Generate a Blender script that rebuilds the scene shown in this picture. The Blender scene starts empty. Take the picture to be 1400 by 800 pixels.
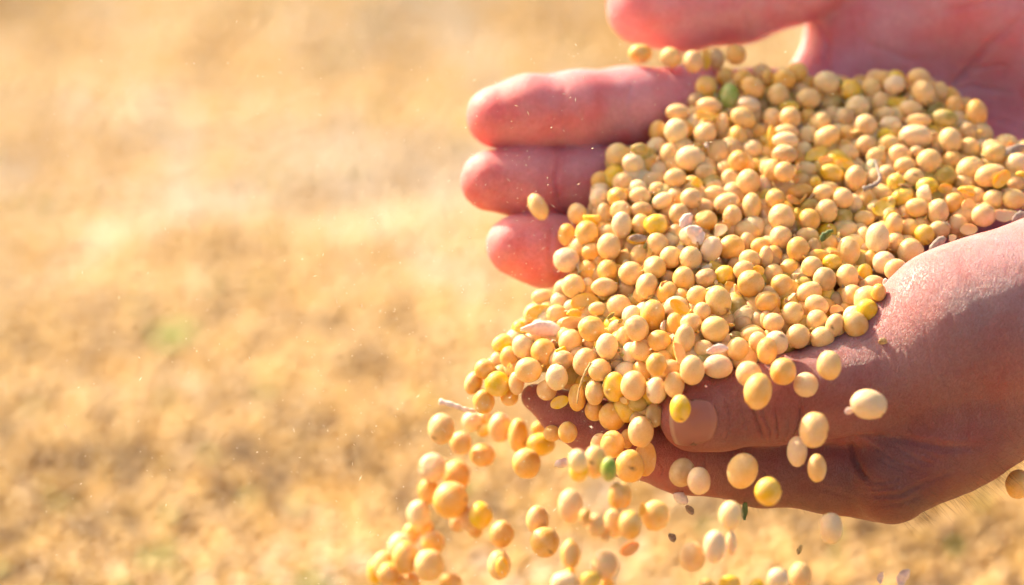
import bpy, bmesh, math, random
import numpy as np
from mathutils import Vector, Matrix, noise as mnoise
from mathutils.bvhtree import BVHTree

R = random.Random(7)
NR = np.random.RandomState(7)
sc = bpy.context.scene
col = sc.collection

# ------------------------------------------------------------------ camera
FOC, SENS, S0 = 100.0, 36.0, 0.800          # lens, sensor width, distance to the heap's front (m)
PITCH = 20.0
CAMH = 0.55
cam_d = bpy.data.cameras.new('camera')
cam = bpy.data.objects.new('camera', cam_d); col.objects.link(cam)
cam_d.lens = FOC; cam_d.sensor_width = SENS
cam_d.clip_start = 0.02; cam_d.clip_end = 900
cam.location = (0, 0, CAMH)
cam.rotation_euler = (math.radians(90 - PITCH), 0, 0)
cam_d.dof.use_dof = True
cam_d.dof.focus_distance = S0 + 0.010
cam_d.dof.aperture_fstop = 5.0
cam_d.dof.aperture_blades = 0
sc.camera = cam
MW = Matrix.Translation(cam.location) @ cam.rotation_euler.to_matrix().to_4x4()
M3 = MW.to_3x3()
KX = SENS / FOC                              # frame width per unit distance

# ------------------------------------------------------------------ light
sun_cam = Vector((-0.55, 0.72, -0.30)).normalized()      # towards the sun, seen from the camera: up, left, behind the hands
sun_w = (M3 @ sun_cam).normalized()
elev = math.asin(sun_w.z); azim = math.atan2(sun_w.x, sun_w.y)
world = bpy.data.worlds.new('World'); sc.world = world; world.use_nodes = True
wn = world.node_tree.nodes; wl = world.node_tree.links
sky = wn.new('ShaderNodeTexSky'); sky.sky_type = 'NISHITA'; sky.sun_disc = False
sky.sun_elevation = elev; sky.sun_rotation = azim
sky.air_density = 1.0; sky.dust_density = 6.0; sky.ozone_density = 1.0
wl.new(sky.outputs[0], wn['Background'].inputs['Color'])
wn['Background'].inputs['Strength'].default_value = 0.15
sun_d = bpy.data.lights.new('sun', 'SUN'); sun_d.energy = 5.0; sun_d.angle = math.radians(0.6)
sun_d.color = (1.0, 0.90, 0.76)
sun = bpy.data.objects.new('sun', sun_d); col.objects.link(sun)
sun.rotation_euler = (-sun_w).to_track_quat('-Z', 'Y').to_euler()
vs = sc.view_settings
vs.view_transform = 'Standard'; vs.look = 'None'; vs.exposure = 0.90; vs.gamma = 1.0; vs.use_curve_mapping = False
vs.use_white_balance = True; vs.white_balance_temperature = 7300; vs.white_balance_tint = 7
cy = sc.cycles
cy.max_bounces = 8; cy.diffuse_bounces = 4; cy.glossy_bounces = 3; cy.transmission_bounces = 4
cy.use_denoising = True; cy.sample_clamp_indirect = 8

# ------------------------------------------------------------------ helpers
def cmm(px, py, dz):
    """photo pixel + depth behind the heap's front (mm) -> camera space (mm)"""
    D = S0 * 1000 + dz
    k = KX * D / 1400.0
    return np.array([(px - 700) * k, -(py - 400) * k, -D])
def kpx(dz): return KX * (S0 * 1000 + dz) / 1400.0       # mm per photo pixel
def W(p): return MW @ Vector((p[0] / 1000, p[1] / 1000, p[2] / 1000))
def tag(o, label=None, cat=None, group=None, kind=None):
    if label: o['label'] = label
    if cat: o['category'] = cat
    if group: o['group'] = group
    if kind: o['kind'] = kind
    return o
def smooth(me):
    me.polygons.foreach_set('use_smooth', [True] * len(me.polygons)); me.update()
def link(name, me, mat=None, parent=None):
    o = bpy.data.objects.new(name, me); col.objects.link(o)
    if mat: me.materials.append(mat)
    if parent: o.parent = parent
    return o
def set_attr(me, name, cols):
    a = me.color_attributes.new(name, 'FLOAT_COLOR', 'POINT')
    c = np.ones((len(me.vertices), 4), np.float32); c[:, :3] = cols
    a.data.foreach_set('color', c.ravel())

# ------------------------------------------------------------------ materials
def nt(name):
    m = bpy.data.materials.new(name); m.use_nodes = True
    n = m.node_tree.nodes; l = m.node_tree.links
    return m, n, l, n['Principled BSDF']
def mixc(n, l, fac, a, b, mode='MIX'):
    x = n.new('ShaderNodeMix'); x.data_type = 'RGBA'; x.blend_type = mode
    for i, v in ((0, fac), (6, a), (7, b)):
        if hasattr(v, 'is_output') or hasattr(v, 'links'): l.new(v, x.inputs[i])
        else: x.inputs[i].default_value = v if i == 0 else (*v, 1)
    return x.outputs[2]
def tex(n, l, kind, coord, scale, **kw):
    t = n.new(kind); t.inputs['Scale'].default_value = scale
    for k, v in kw.items(): t.inputs[k].default_value = v
    if coord is not None: l.new(coord, t.inputs['Vector'])
    return t
def ramp(n, l, src, stops):
    r = n.new('ShaderNodeValToRGB'); l.new(src, r.inputs[0])
    e = r.color_ramp.elements
    while len(e) < len(stops): e.new(0.5)
    for i, (p, c) in enumerate(stops):
        e[i].position = p; e[i].color = (*c, 1) if len(c) == 3 else c
    return r.outputs[0]

def bean_mat(name, source):
    m, n, l, b = nt(name)
    tc = n.new('ShaderNodeTexCoord')
    if source == 'object':
        oi = n.new('ShaderNodeObjectInfo'); base = oi.outputs['Color']; coord = tc.outputs['Object']
        rnd = oi.outputs['Random']
        off = n.new('ShaderNodeVectorMath'); off.operation = 'MULTIPLY_ADD'
        cx = n.new('ShaderNodeCombineXYZ')
        for i in range(3): l.new(rnd, cx.inputs[i])
        l.new(cx.outputs[0], off.inputs[0]); off.inputs[1].default_value = (37, 91, 53); l.new(coord, off.inputs[2])
        coord = off.outputs[0]; sc1 = 1.0
    else:
        at = n.new('ShaderNodeAttribute'); at.attribute_name = 'tint'
        base = at.outputs['Color']; coord = tc.outputs['Object']; sc1 = 280.0
    big = tex(n, l, 'ShaderNodeTexNoise', coord, 1.1 * sc1, Detail=2.0)
    fine = tex(n, l, 'ShaderNodeTexNoise', coord, 9.0 * sc1, Detail=4.0, Roughness=0.65)
    c1 = mixc(n, l, ramp(n, l, big.outputs[0], [(0.35, (0, 0, 0)), (0.7, (0.5, 0.5, 0.5))]), base, (0.88, 0.66, 0.40))
    dark = mixc(n, l, 1.0, c1, (0.90, 0.80, 0.68), 'MULTIPLY')
    c2 = mixc(n, l, ramp(n, l, fine.outputs[0], [(0.45, (0, 0, 0)), (0.72, (0.8, 0.8, 0.8))]), c1, dark)
    sp_n = tex(n, l, 'ShaderNodeTexNoise', coord, 4.2 * sc1, Detail=3.0, Roughness=0.7)
    c2 = mixc(n, l, ramp(n, l, sp_n.outputs[0], [(0.66, (0, 0, 0)), (0.74, (0.75, 0.75, 0.75))]), c2, (0.48, 0.27, 0.10))
    if source == 'object':
        ha = n.new('ShaderNodeAttribute'); ha.attribute_name = 'hilum'
        sp = n.new('ShaderNodeSeparateColor'); l.new(ha.outputs['Color'], sp.inputs[0])
        rim = mixc(n, l, sp.outputs[1], c2, (0.42, 0.22, 0.09))
        c2 = mixc(n, l, sp.outputs[0], rim, (0.10, 0.045, 0.02))
    l.new(c2, b.inputs['Base Color'])
    b.inputs['Roughness'].default_value = 0.46
    b.inputs['Specular IOR Level'].default_value = 0.35
    b.inputs['Subsurface Weight'].default_value = 0.75
    b.inputs['Subsurface Radius'].default_value = (1.0, 0.55, 0.16)
    b.inputs['Subsurface Scale'].default_value = 0.0009
    bp = n.new('ShaderNodeBump'); bp.inputs['Strength'].default_value = 0.28; bp.inputs['Distance'].default_value = 0.00025
    l.new(fine.outputs[0], bp.inputs['Height']); l.new(bp.outputs[0], b.inputs['Normal'])
    return m
M_BEAN = bean_mat('soybean_skin', 'object')
M_BEANS = bean_mat('soybean_skin_mass', 'attr')

def husk_mat(name, c, rough=0.7, trans=0.25, lowc=0.5):
    m, n, l, b = nt(name)
    tc = n.new('ShaderNodeTexCoord')
    t = tex(n, l, 'ShaderNodeTexNoise', tc.outputs['Object'], 900, Detail=5.0)
    d = tuple(x * lowc for x in c)
    l.new(ramp(n, l, t.outputs[0], [(0.35, d), (0.6, c)]), b.inputs['Base Color'])
    b.inputs['Roughness'].default_value = rough
    b.inputs['Subsurface Weight'].default_value = trans; b.inputs['Subsurface Scale'].default_value = 0.001
    bp = n.new('ShaderNodeBump'); bp.inputs['Strength'].default_value = 0.5; bp.inputs['Distance'].default_value = 0.0003
    l.new(t.outputs[0], bp.inputs['Height']); l.new(bp.outputs[0], b.inputs['Normal'])
    return m
M_HUSKW = husk_mat('pod_husk_white', (0.86, 0.70, 0.60), lowc=0.82)
M_HUSKG = husk_mat('pod_husk_grey', (0.40, 0.31, 0.25))
M_STRAW = husk_mat('straw', (0.62, 0.47, 0.20))
M_BROWN = husk_mat('brown_chaff', (0.36, 0.24, 0.15))
M_GREEN = husk_mat('green_chaff', (0.12, 0.18, 0.05))

def skin_mat(name, sss, bump):
    m, n, l, b = nt(name)
    tc = n.new('ShaderNodeTexCoord'); co = tc.outputs['Object']
    at = n.new('ShaderNodeAttribute'); at.attribute_name = 'skin_tone'
    n1 = tex(n, l, 'ShaderNodeTexNoise', co, 70, Detail=5.0, Roughness=0.6)
    n2 = tex(n, l, 'ShaderNodeTexNoise', co, 420, Detail=4.0, Roughness=0.7)
    red = mixc(n, l, 1.0, at.outputs['Color'], (1.02, 0.70, 0.68), 'MULTIPLY')
    c = mixc(n, l, ramp(n, l, n1.outputs[0], [(0.42, (0, 0, 0)), (0.66, (0.85, 0.85, 0.85))]), at.outputs['Color'], red)
    pale = mixc(n, l, 1.0, c, (1.14, 1.22, 1.22), 'MULTIPLY')
    c = mixc(n, l, ramp(n, l, n2.outputs[0], [(0.5, (0, 0, 0)), (0.75, (0.7, 0.7, 0.7))]), c, pale)
    # fine furrows: stretched cells
    mp = n.new('ShaderNodeMapping'); mp.vector_type = 'TEXTURE'; mp.inputs['Scale'].default_value = (0.9, 2.6, 1.6); mp.inputs['Rotation'].default_value = (0.0, 0.0, -0.32)
    l.new(co, mp.inputs[0])
    v = n.new('ShaderNodeTexVoronoi'); v.feature = 'DISTANCE_TO_EDGE'; v.inputs['Scale'].default_value = 1650
    dn = n.new('ShaderNodeVectorMath'); dn.operation = 'MULTIPLY_ADD'
    nz = tex(n, l, 'ShaderNodeTexNoise', co, 500, Detail=3.0)
    l.new(nz.outputs['Color'], dn.inputs[0]); dn.inputs[1].default_value = (0.0022,) * 3; l.new(mp.outputs[0], dn.inputs[2])
    l.new(dn.outputs[0], v.inputs['Vector'])
    vr = ramp(n, l, v.outputs['Distance'], [(0.0, (0, 0, 0)), (0.16, (1, 1, 1))])
    wv = n.new('ShaderNodeTexNoise'); wv.inputs['Scale'].default_value = 260; wv.inputs['Detail'].default_value = 5
    l.new(mp.outputs[0], wv.inputs['Vector'])
    furrow = mixc(n, l, 1.0, c, (0.84, 0.74, 0.70), 'MULTIPLY')
    c = mixc(n, l, vr, furrow, c)
    l.new(c, b.inputs['Base Color'])
    ht = n.new('ShaderNodeMath'); ht.operation = 'MULTIPLY_ADD'; l.new(vr, ht.inputs[0]); ht.inputs[1].default_value = 0.5
    l.new(wv.outputs[0], ht.inputs[2])
    bp = n.new('ShaderNodeBump'); bp.inputs['Strength'].default_value = bump; bp.inputs['Distance'].default_value = 0.0008
    l.new(ht.outputs[0], bp.inputs['Height']); l.new(bp.outputs[0], b.inputs['Normal'])
    b.inputs['Roughness'].default_value = 0.50
    b.inputs['Specular IOR Level'].default_value = 0.42
    b.inputs['Subsurface Weight'].default_value = 1.0
    b.inputs['Subsurface Radius'].default_value = (1.0, 0.28, 0.15)
    b.inputs['Subsurface Scale'].default_value = sss
    return m
M_SKIN = skin_mat('skin', 0.0024, 0.62)
M_PALM = skin_mat('palm_skin', 0.0070, 0.30)
def nail_mat():
    m, n, l, b = nt('fingernail')
    at = n.new('ShaderNodeAttribute'); at.attribute_name = 'nail_tone'
    l.new(at.outputs['Color'], b.inputs['Base Color'])
    b.inputs['Roughness'].default_value = 0.36
    b.inputs['Subsurface Weight'].default_value = 0.8; b.inputs['Subsurface Scale'].default_value = 0.0015
    b.inputs['Subsurface Radius'].default_value = (1, .4, .3)
    return m
M_NAIL = nail_mat()
def hair_mat():
    m, n, l, b = nt('hair'); b.inputs['Base Color'].default_value = (0.10, 0.05, 0.025, 1); b.inputs['Roughness'].default_value = 0.4
    return m
M_HAIR = hair_mat()

# ------------------------------------------------------------------ background: ground covered with soybeans
def ground_h(x, y):
    v = Vector((x * 1.5, y * 1.2, 0.0)); w = Vector((x * 5.0, y * 5.0, 3.0)); u = Vector((x * 14.0, y * 14.0, 9.0))
    h = 0.050 * mnoise.noise(v) + 0.018 * mnoise.noise(w) + 0.006 * mnoise.noise(u)
    return h + 0.002 * mnoise.noise(Vector((x * 45, y * 45, 4.0))) + 0.08 * max(0.0, min(1.0, (y - 1.2) / 1.2)) ** 1.5
def build_ground():
    xs = np.concatenate([-np.geomspace(2.0, 120, 14)[::-1], np.linspace(-1.9, 1.9, 115), np.geomspace(2.0, 120, 14)])
    ys = np.concatenate([[-120, -40, -12, -4, -1], np.linspace(-0.3, 4.2, 130), np.geomspace(4.4, 600, 16)])
    vt = []
    for y in ys:
        for x in xs:
            f = 1.0 if (abs(x) < 2 and -1 < y < 4.3) else 0.4
            vt.append((x, y, ground_h(x, y) * f - 0.004))
    nx = len(xs); fc = []
    for j in range(len(ys) - 1):
        for i in range(nx - 1):
            a = j * nx + i; fc.append((a, a + 1, a + nx + 1, a + nx))
    me = bpy.data.meshes.new('ground'); me.from_pydata(vt, [], fc); smooth(me)
    m, n, l, b = nt('bean_strewn_ground')
    tc = n.new('ShaderNodeTexCoord')
    t1 = tex(n, l, 'ShaderNodeTexVoronoi', tc.outputs['Object'], 150)
    t2 = tex(n, l, 'ShaderNodeTexNoise', tc.outputs['Object'], 3.0, Detail=4.0)
    cc = ramp(n, l, t1.outputs['Color'], [(0.1, (0.20, 0.12, 0.05)), (0.8, (0.46, 0.29, 0.13))])
    l.new(mixc(n, l, ramp(n, l, t2.outputs[0], [(0.4, (0, 0, 0)), (0.65, (.6, .6, .6))]), cc, (0.45, 0.31, 0.18)), b.inputs['Base Color'])
    bp = n.new('ShaderNodeBump'); bp.inputs['Strength'].default_value = 0.7; bp.inputs['Distance'].default_value = 0.004
    l.new(t1.outputs['Distance'], bp.inputs['Height']); bp.invert = True; l.new(bp.outputs[0], b.inputs['Normal'])
    b.inputs['Roughness'].default_value = 0.7
    o = link('ground', me, m); tag(o, kind='structure')
build_ground()

PAL = {'c': (0.87, 0.54, 0.22), 'p': (0.88, 0.64, 0.37), 'g': (0.87, 0.47, 0.10), 'y': (0.88, 0.56, 0.03),
       't': (0.62, 0.38, 0.17), 'o': (0.50, 0.36, 0.07), 'n': (0.27, 0.42, 0.05)}
def build_carpet():
    pts = []; sc_ = []; rot = []; tint = []
    step = 0.0062
    ys = np.arange(0.75, 2.9, step)
    for y in ys:
        hw = 0.22 + 0.24 * y
        n_ = int(2 * hw / step)
        xx = -hw + 2 * hw * (np.arange(n_) + NR.rand(n_) * 0.9) / n_
        for x in xx:
            yy = y + NR.rand() * step
            if NR.rand() < 0.04: continue
            r = 0.0034 * (0.8 + 0.35 * NR.rand())
            z = ground_h(x, yy) + r * (0.2 + 0.9 * NR.rand())
            pts.append((x, yy, z)); sc_.append((r, r * (0.85 + 0.2 * NR.rand()), r * (0.8 + 0.3 * NR.rand())))
            rot.append(tuple(NR.rand(3) * 6.28))
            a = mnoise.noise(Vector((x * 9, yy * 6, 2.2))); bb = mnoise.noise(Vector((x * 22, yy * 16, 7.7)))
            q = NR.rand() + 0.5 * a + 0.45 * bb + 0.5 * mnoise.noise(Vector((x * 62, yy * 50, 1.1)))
            q += 0.34 * math.exp(-((yy - 1.66 - 0.10 * (x + 0.2)) / 0.13) ** 2) - 0.30 * max(0.0, min(1.0, (1.45 - yy) / 0.25))  # paler band paints in the sunlit crest of the ground
            if q < -0.04: c = np.array((0.32, 0.18, 0.06)) * (0.6 + 0.6 * NR.rand())  # dark beans; their clumps paint in shaded gaps
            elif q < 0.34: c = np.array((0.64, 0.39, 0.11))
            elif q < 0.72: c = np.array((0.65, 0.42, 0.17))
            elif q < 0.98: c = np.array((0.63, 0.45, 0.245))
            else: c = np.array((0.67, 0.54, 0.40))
            if NR.rand() < 0.012: c = np.array((0.30, 0.34, 0.06))
            # a few sprigs' worth of green beans lie together
            gd = math.hypot(x + 0.172, (yy - 1.37) * 0.5) + 0.006 * mnoise.noise(Vector((x * 90, yy * 60, 5)))
            if gd < 0.009 and NR.rand() < 0.75: c = np.array((0.30, 0.42, 0.07))
            for gx, gy in ((-0.083, 1.09), (-0.155, 1.12), (-0.20, 1.17), (-0.12, 1.3)):
                if math.hypot(x - gx, (yy - gy) * 0.6) < 0.009 and NR.rand() < 0.5: c = np.array((0.34, 0.30, 0.06))
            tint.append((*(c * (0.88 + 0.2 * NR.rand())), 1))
    me = bpy.data.meshes.new('soybean_carpet'); me.from_pydata(pts, [], [])
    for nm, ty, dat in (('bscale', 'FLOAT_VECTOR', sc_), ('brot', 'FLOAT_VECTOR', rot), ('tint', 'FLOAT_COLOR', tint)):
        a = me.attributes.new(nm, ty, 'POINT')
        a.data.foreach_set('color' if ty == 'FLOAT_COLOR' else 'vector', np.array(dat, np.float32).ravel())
    o = link('soybean_carpet', me)
    tag(o, kind='stuff')
    m, n, l, b = nt('far_soybeans')
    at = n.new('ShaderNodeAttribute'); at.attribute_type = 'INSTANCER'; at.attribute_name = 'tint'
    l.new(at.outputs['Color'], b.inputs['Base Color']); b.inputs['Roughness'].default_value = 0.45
    g = bpy.data.node_groups.new('scatter_soybeans', 'GeometryNodeTree')
    g.interface.new_socket('Geometry', in_out='INPUT', socket_type='NodeSocketGeometry')
    g.interface.new_socket('Geometry', in_out='OUTPUT', socket_type='NodeSocketGeometry')
    N = g.nodes; L = g.links
    gi = N.new('NodeGroupInput'); go = N.new('NodeGroupOutput')
    ico = N.new('GeometryNodeMeshIcoSphere'); ico.inputs['Radius'].default_value = 1; ico.inputs['Subdivisions'].default_value = 2
    ss = N.new('GeometryNodeSetShadeSmooth'); sm = N.new('GeometryNodeSetMaterial'); sm.inputs['Material'].default_value = m
    mp = N.new('GeometryNodeMeshToPoints'); ip = N.new('GeometryNodeInstanceOnPoints')
    L.new(ico.outputs[0], ss.inputs[0]); L.new(ss.outputs[0], sm.inputs[0])
    L.new(gi.outputs[0], ip.inputs['Points']); L.new(sm.outputs[0], ip.inputs['Instance'])
    for nm, inp in (('bscale', 'Scale'), ('brot', 'Rotation')):
        a = N.new('GeometryNodeInputNamedAttribute'); a.data_type = 'FLOAT_VECTOR'; a.inputs['Name'].default_value = nm
        L.new(a.outputs[0], ip.inputs[inp])
    L.new(ip.outputs[0], go.inputs[0])
    md = o.modifiers.new('scatter', 'NODES'); md.node_group = g
build_carpet()

# ------------------------------------------------------------------ hands: signed distance field -> one continuous mesh
class Field:
    def __init__(s, lo, hi, res):
        s.lo = np.array(lo, float); s.res = res
        s.n = np.ceil((np.array(hi) - s.lo) / res).astype(int) + 1
        s.v = np.full(s.n, 30.0, np.float32)
    def new(s):
        f = Field.__new__(Field); f.lo, f.res, f.n = s.lo, s.res, s.n; f.v = np.full(s.n, 30.0, np.float32); return f
    def box(s, lo, hi):
        i0 = np.clip(np.floor((lo - s.lo) / s.res).astype(int), 0, s.n); i1 = np.clip(np.ceil((hi - s.lo) / s.res).astype(int) + 1, 0, s.n)
        ax = [s.lo[k] + s.res * np.arange(i0[k], i1[k], dtype=np.float32) for k in range(3)]
        return tuple(slice(i0[k], i1[k]) for k in range(3)), ax
    def cone(s, a, b, r1, r2, k=3.0, flat=None):
        m = max(r1, r2) * (1.0 if flat is None else max(1.0, flat[1])) + 7 + k
        sl, ax = s.box(np.minimum(a, b) - m, np.maximum(a, b) + m)
        X = (ax[0].astype(np.float32))[:, None, None]; Y = ax[1].astype(np.float32)[None, :, None]; Z = ax[2].astype(np.float32)[None, None, :]
        ab = b - a; L2 = float(ab @ ab) + 1e-9
        t = ((X - a[0]) * ab[0] + (Y - a[1]) * ab[1] + (Z - a[2]) * ab[2]) / L2
        t = np.clip(t, 0, 1)
        dx = X - a[0] - t * ab[0]; dy = Y - a[1] - t * ab[1]; dz = Z - a[2] - t * ab[2]
        q = dx * dx + dy * dy + dz * dz
        if flat is not None:
            nv, f = flat; nv = np.array(nv, float); nv /= np.linalg.norm(nv)
            dn = dx * nv[0] + dy * nv[1] + dz * nv[2]
            q = q + dn * dn * (1 / f / f - 1)
        d = np.sqrt(np.maximum(q, 0)) - (r1 + (r2 - r1) * t)
        cur = s.v[sl]
        h = np.clip(0.5 + 0.5 * (cur - d) / k, 0, 1)
        s.v[sl] = cur * (1 - h) + d * h - k * h * (1 - h)
    def chain(s, pts, k=3.0, flat=None):
        """pts: (px, py, dz, radius in photo px)"""
        P = [(cmm(*p[:3]), p[3] * kpx(p[2])) for p in pts]
        for (a, r1), (b, r2) in zip(P, P[1:]): s.cone(a, b, r1, r2, k, flat)
    def merge(s, o, k):
        h = np.clip(0.5 + 0.5 * (s.v - o.v) / k, 0, 1)
        s.v = s.v * (1 - h) + o.v * h - k * h * (1 - h)
    def mesh(s):
        V = s.v; neg = V < 0
        n = s.n
        c = [neg[a:n[0] - 1 + a, b:n[1] - 1 + b, d:n[2] - 1 + d] for a in (0, 1) for b in (0, 1) for d in (0, 1)]
        cnt = sum(x.astype(np.int8) for x in c)
        cells = np.argwhere((cnt > 0) & (cnt < 8))
        idx = np.full((n[0] - 1, n[1] - 1, n[2] - 1), -1, np.int32)
        idx[cells[:, 0], cells[:, 1], cells[:, 2]] = np.arange(len(cells))
        acc = np.zeros((len(cells), 3)); num = np.zeros(len(cells))
        offs = [(a, b, d) for a in (0, 1) for b in (0, 1) for d in (0, 1)]
        for o1 in offs:
            for ax in range(3):
                if o1[ax]: continue
                o2 = list(o1); o2[ax] = 1
                v1 = V[cells[:, 0] + o1[0], cells[:, 1] + o1[1], cells[:, 2] + o1[2]]
                v2 = V[cells[:, 0] + o2[0], cells[:, 1] + o2[1], cells[:, 2] + o2[2]]
                cr = (v1 < 0) != (v2 < 0)
                t = np.where(cr, v1 / np.where(cr, v1 - v2, 1), 0)
                p = np.tile(np.array(o1, float), (len(cells), 1)); p[:, ax] += t
                acc += p * cr[:, None]; num += cr
        verts = (cells + acc / num[:, None]) * s.res + s.lo
        faces = []
        for ax in range(3):
            u, w = [(1, 2), (2, 0), (0, 1)][ax]
            sl1 = [slice(1, n[k] - 1) for k in range(3)]; sl2 = list(sl1)
            sl1[ax] = slice(0, n[ax] - 1); sl2[ax] = slice(1, n[ax])
            A = neg[tuple(sl1)]; B = neg[tuple(sl2)]
            for flip, mask in ((False, A & ~B), (True, ~A & B)):
                e = np.argwhere(mask)
                off = np.ones(3, int); off[ax] = 0
                e = e + off
                def cell(du, dw):
                    q = e.copy(); q[:, u] -= du; q[:, w] -= dw
                    return idx[q[:, 0], q[:, 1], q[:, 2]]
                f = np.stack([cell(1, 1), cell(0, 1), cell(0, 0), cell(1, 0)], 1)
                if flip: f = f[:, ::-1]
                faces.append(f)
        f = np.concatenate(faces)
        f = f[(f >= 0).all(1)]
        return verts, f

def to_mesh(name, verts, faces):
    me = bpy.data.meshes.new(name)
    me.vertices.add(len(verts)); me.vertices.foreach_set('co', np.asarray(verts, np.float32).ravel())
    me.loops.add(faces.size); me.loops.foreach_set('vertex_index', faces.ravel().astype(np.int32))
    me.polygons.add(len(faces)); me.polygons.foreach_set('loop_start', np.arange(0, faces.size, faces.shape[1], dtype=np.int32))
    me.update(calc_edges=True); me.validate(); smooth(me)
    return me

def relax(v, f, it):
    for _ in range(it):
        acc = np.zeros_like(v); cnt = np.zeros(len(v))
        for i in range(4):
            for j in ((i + 1) % 4, (i + 3) % 4):
                np.add.at(acc, f[:, i], v[f[:, j]]); np.add.at(cnt, f[:, i], 1)
        v = v * 0.4 + 0.6 * acc / np.maximum(cnt, 1)[:, None]
    return v
def vnormals(v, f):
    nrm = np.cross(v[f[:, 2]] - v[f[:, 0]], v[f[:, 3]] - v[f[:, 1]])
    out = np.zeros_like(v)
    for i in range(4): np.add.at(out, f[:, i], nrm)
    return out / np.maximum(np.linalg.norm(out, axis=1), 1e-9)[:, None]

def hit_cam(bvh, px, py):
    """first point of the hand on the ray through a photo pixel (camera mm)"""
    d = Vector(cmm(px, py, 0)).normalized()
    h = bvh.ray_cast(Vector((0, 0, 0)), d)
    return h
def cut_creases(v, f, nr, creases):
    bvh = BVHTree.FromPolygons([Vector(p) for p in v], [tuple(q) for q in f.tolist()])
    lo_all = v
    for pts, depth, wid in creases:
        P = []
        for (x0, y0), (x1, y1) in zip(pts, pts[1:]):
            m = max(2, int(math.hypot(x1 - x0, y1 - y0) / 3))
            for i in range(m):
                t = i / m; P.append((x0 + (x1 - x0) * t, y0 + (y1 - y0) * t))
        P.append(pts[-1])
        Q = []
        for i, (x, y) in enumerate(P):
            h = hit_cam(bvh, x + 0.6 * math.sin(i * 0.45 + x), y + 0.6 * math.cos(i * 0.37))
            if h[0] is not None:
                e = min(1.0, 4.0 * min(i + 1, len(P) - i) / len(P))
                Q.append((*h[0], e))
        if not Q: continue
        Q = np.array(Q)
        lo = Q[:, :3].min(0) - 4 * wid; hi = Q[:, :3].max(0) + 4 * wid
        near = np.where(((v > lo) & (v < hi)).all(1))[0]
        if not len(near): continue
        d2 = ((v[near][:, None, :] - Q[None, :, :3]) ** 2).sum(2)
        w = (np.exp(-d2 / wid ** 2) * Q[None, :, 3]).max(1)
        ridge = (np.exp(-d2 / (2.2 * wid) ** 2) * Q[None, :, 3]).max(1)
        v[near] += nr[near] * (-(depth * w) + 0.22 * depth * (ridge - w))[:, None]
    return v

def biggest(v, f):
    lab = np.arange(len(v))
    while True:
        m = lab[f].min(1); new = lab.copy()
        for i in range(4): np.minimum.at(new, f[:, i], m)
        new = new[new]
        if (new == lab).all(): break
        lab = new
    cnt = np.bincount(lab[f[:, 0]], minlength=len(v)); keep = lab == cnt.argmax()
    mp = np.cumsum(keep) - 1
    f = f[keep[f[:, 0]]]
    return v[keep], mp[f]
def subdivide(v, f):
    n = len(v); e = np.stack([f, np.roll(f, -1, 1)], 2).reshape(-1, 2); es = np.sort(e, 1)
    key = es[:, 0].astype(np.int64) * n + es[:, 1]
    u, inv = np.unique(key, return_inverse=True)
    mid = 0.5 * (v[u // n] + v[u % n]); ei = inv.reshape(-1, 4) + n
    fc = v[f].mean(1); ci = np.arange(len(f)) + n + len(u)
    out = [np.stack([f[:, i], ei[:, i], ci, ei[:, (i + 3) % 4]], 1) for i in range(4)]
    return np.vstack([v, mid, fc]), np.concatenate(out)
BVHS = []
def build_hand(F, creases, tone, name, lumpy=1.0, fine=False, mat=None):
    v, f = F.mesh(); v, f = biggest(v, f)
    v = relax(v, f, 3)
    nr = vnormals(v, f)
    # soft lumps and hollows under the skin
    lump = np.array([mnoise.noise(Vector((p[0] * 0.075, p[1] * 0.075, p[2] * 0.075))) * 0.55 + mnoise.noise(Vector((p[0] * 0.25, p[1] * 0.25, p[2] * 0.25 + 9))) * 0.16 for p in v])
    v = v + nr * (lump * lumpy)[:, None]
    if fine:
        v, f = subdivide(v, f); v = relax(v, f, 1); nr = vnormals(v, f)
    print(name, len(f))
    v = cut_creases(v, f, nr, creases)
    BVHS.append(BVHTree.FromPolygons([Vector(p) for p in v], [tuple(q) for q in f.tolist()]))
    ctr = v.mean(0)
    me = to_mesh(name, (v - ctr) / 1000.0, f)
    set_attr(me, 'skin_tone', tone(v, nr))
    o = link(name, me, mat or M_SKIN)
    o.matrix_world = MW @ Matrix.Translation(Vector(ctr) / 1000.0)
    return o, v, f, nr, ctr

# --- near hand: palm up, thumb towards the camera, fingers pointing left
lo = np.array([5.0 - 5, -85.0, -905.0]); hi = np.array([310.0, 60.0, -745.0])
F = Field(lo, hi, 0.75)
F.chain([(1170, 545, 10, 66), (1260, 500, 12, 88), (1350, 451, 14, 112), (1480, 428, 22, 130)], 8)     # thumb side of the hand to the wrist
F.chain([(1300, 452, 12, 108), (1420, 434, 20, 127)], 8)
F.chain([(1480, 436, 25, 141), (1700, 375, 40, 145), (1980, 270, 60, 180)], 10)
F.chain([(1480, 446, 50, 136), (1700, 385, 62, 140), (1980, 290, 80, 175)], 10)
F.chain([(1221, 662, 7, 56), (1300, 590, 14, 80), (1420, 500, 24, 105)], 6)                          # index knuckle and metacarpal
F.chain([(1215, 640, 32, 56), (1320, 560, 40, 84), (1450, 480, 45, 110)], 8)
F.chain([(1210, 590, 55, 54), (1330, 510, 62, 80), (1460, 450, 65, 105)], 8)
F.chain([(1220, 540, 76, 48), (1340, 470, 80, 70), (1470, 420, 78, 95)], 8)
TH = F.new()
TH.chain([(950, 572, 2, 47), (985, 562, 2, 51), (1055, 550, 3, 56), (1130, 536, 6, 64), (1215, 510, 10, 82)], 4)
TH.chain([(1090, 536, 10, 50), (1160, 518, 14, 62), (1225, 480, 16, 82)], 6)
IX = F.new()
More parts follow.
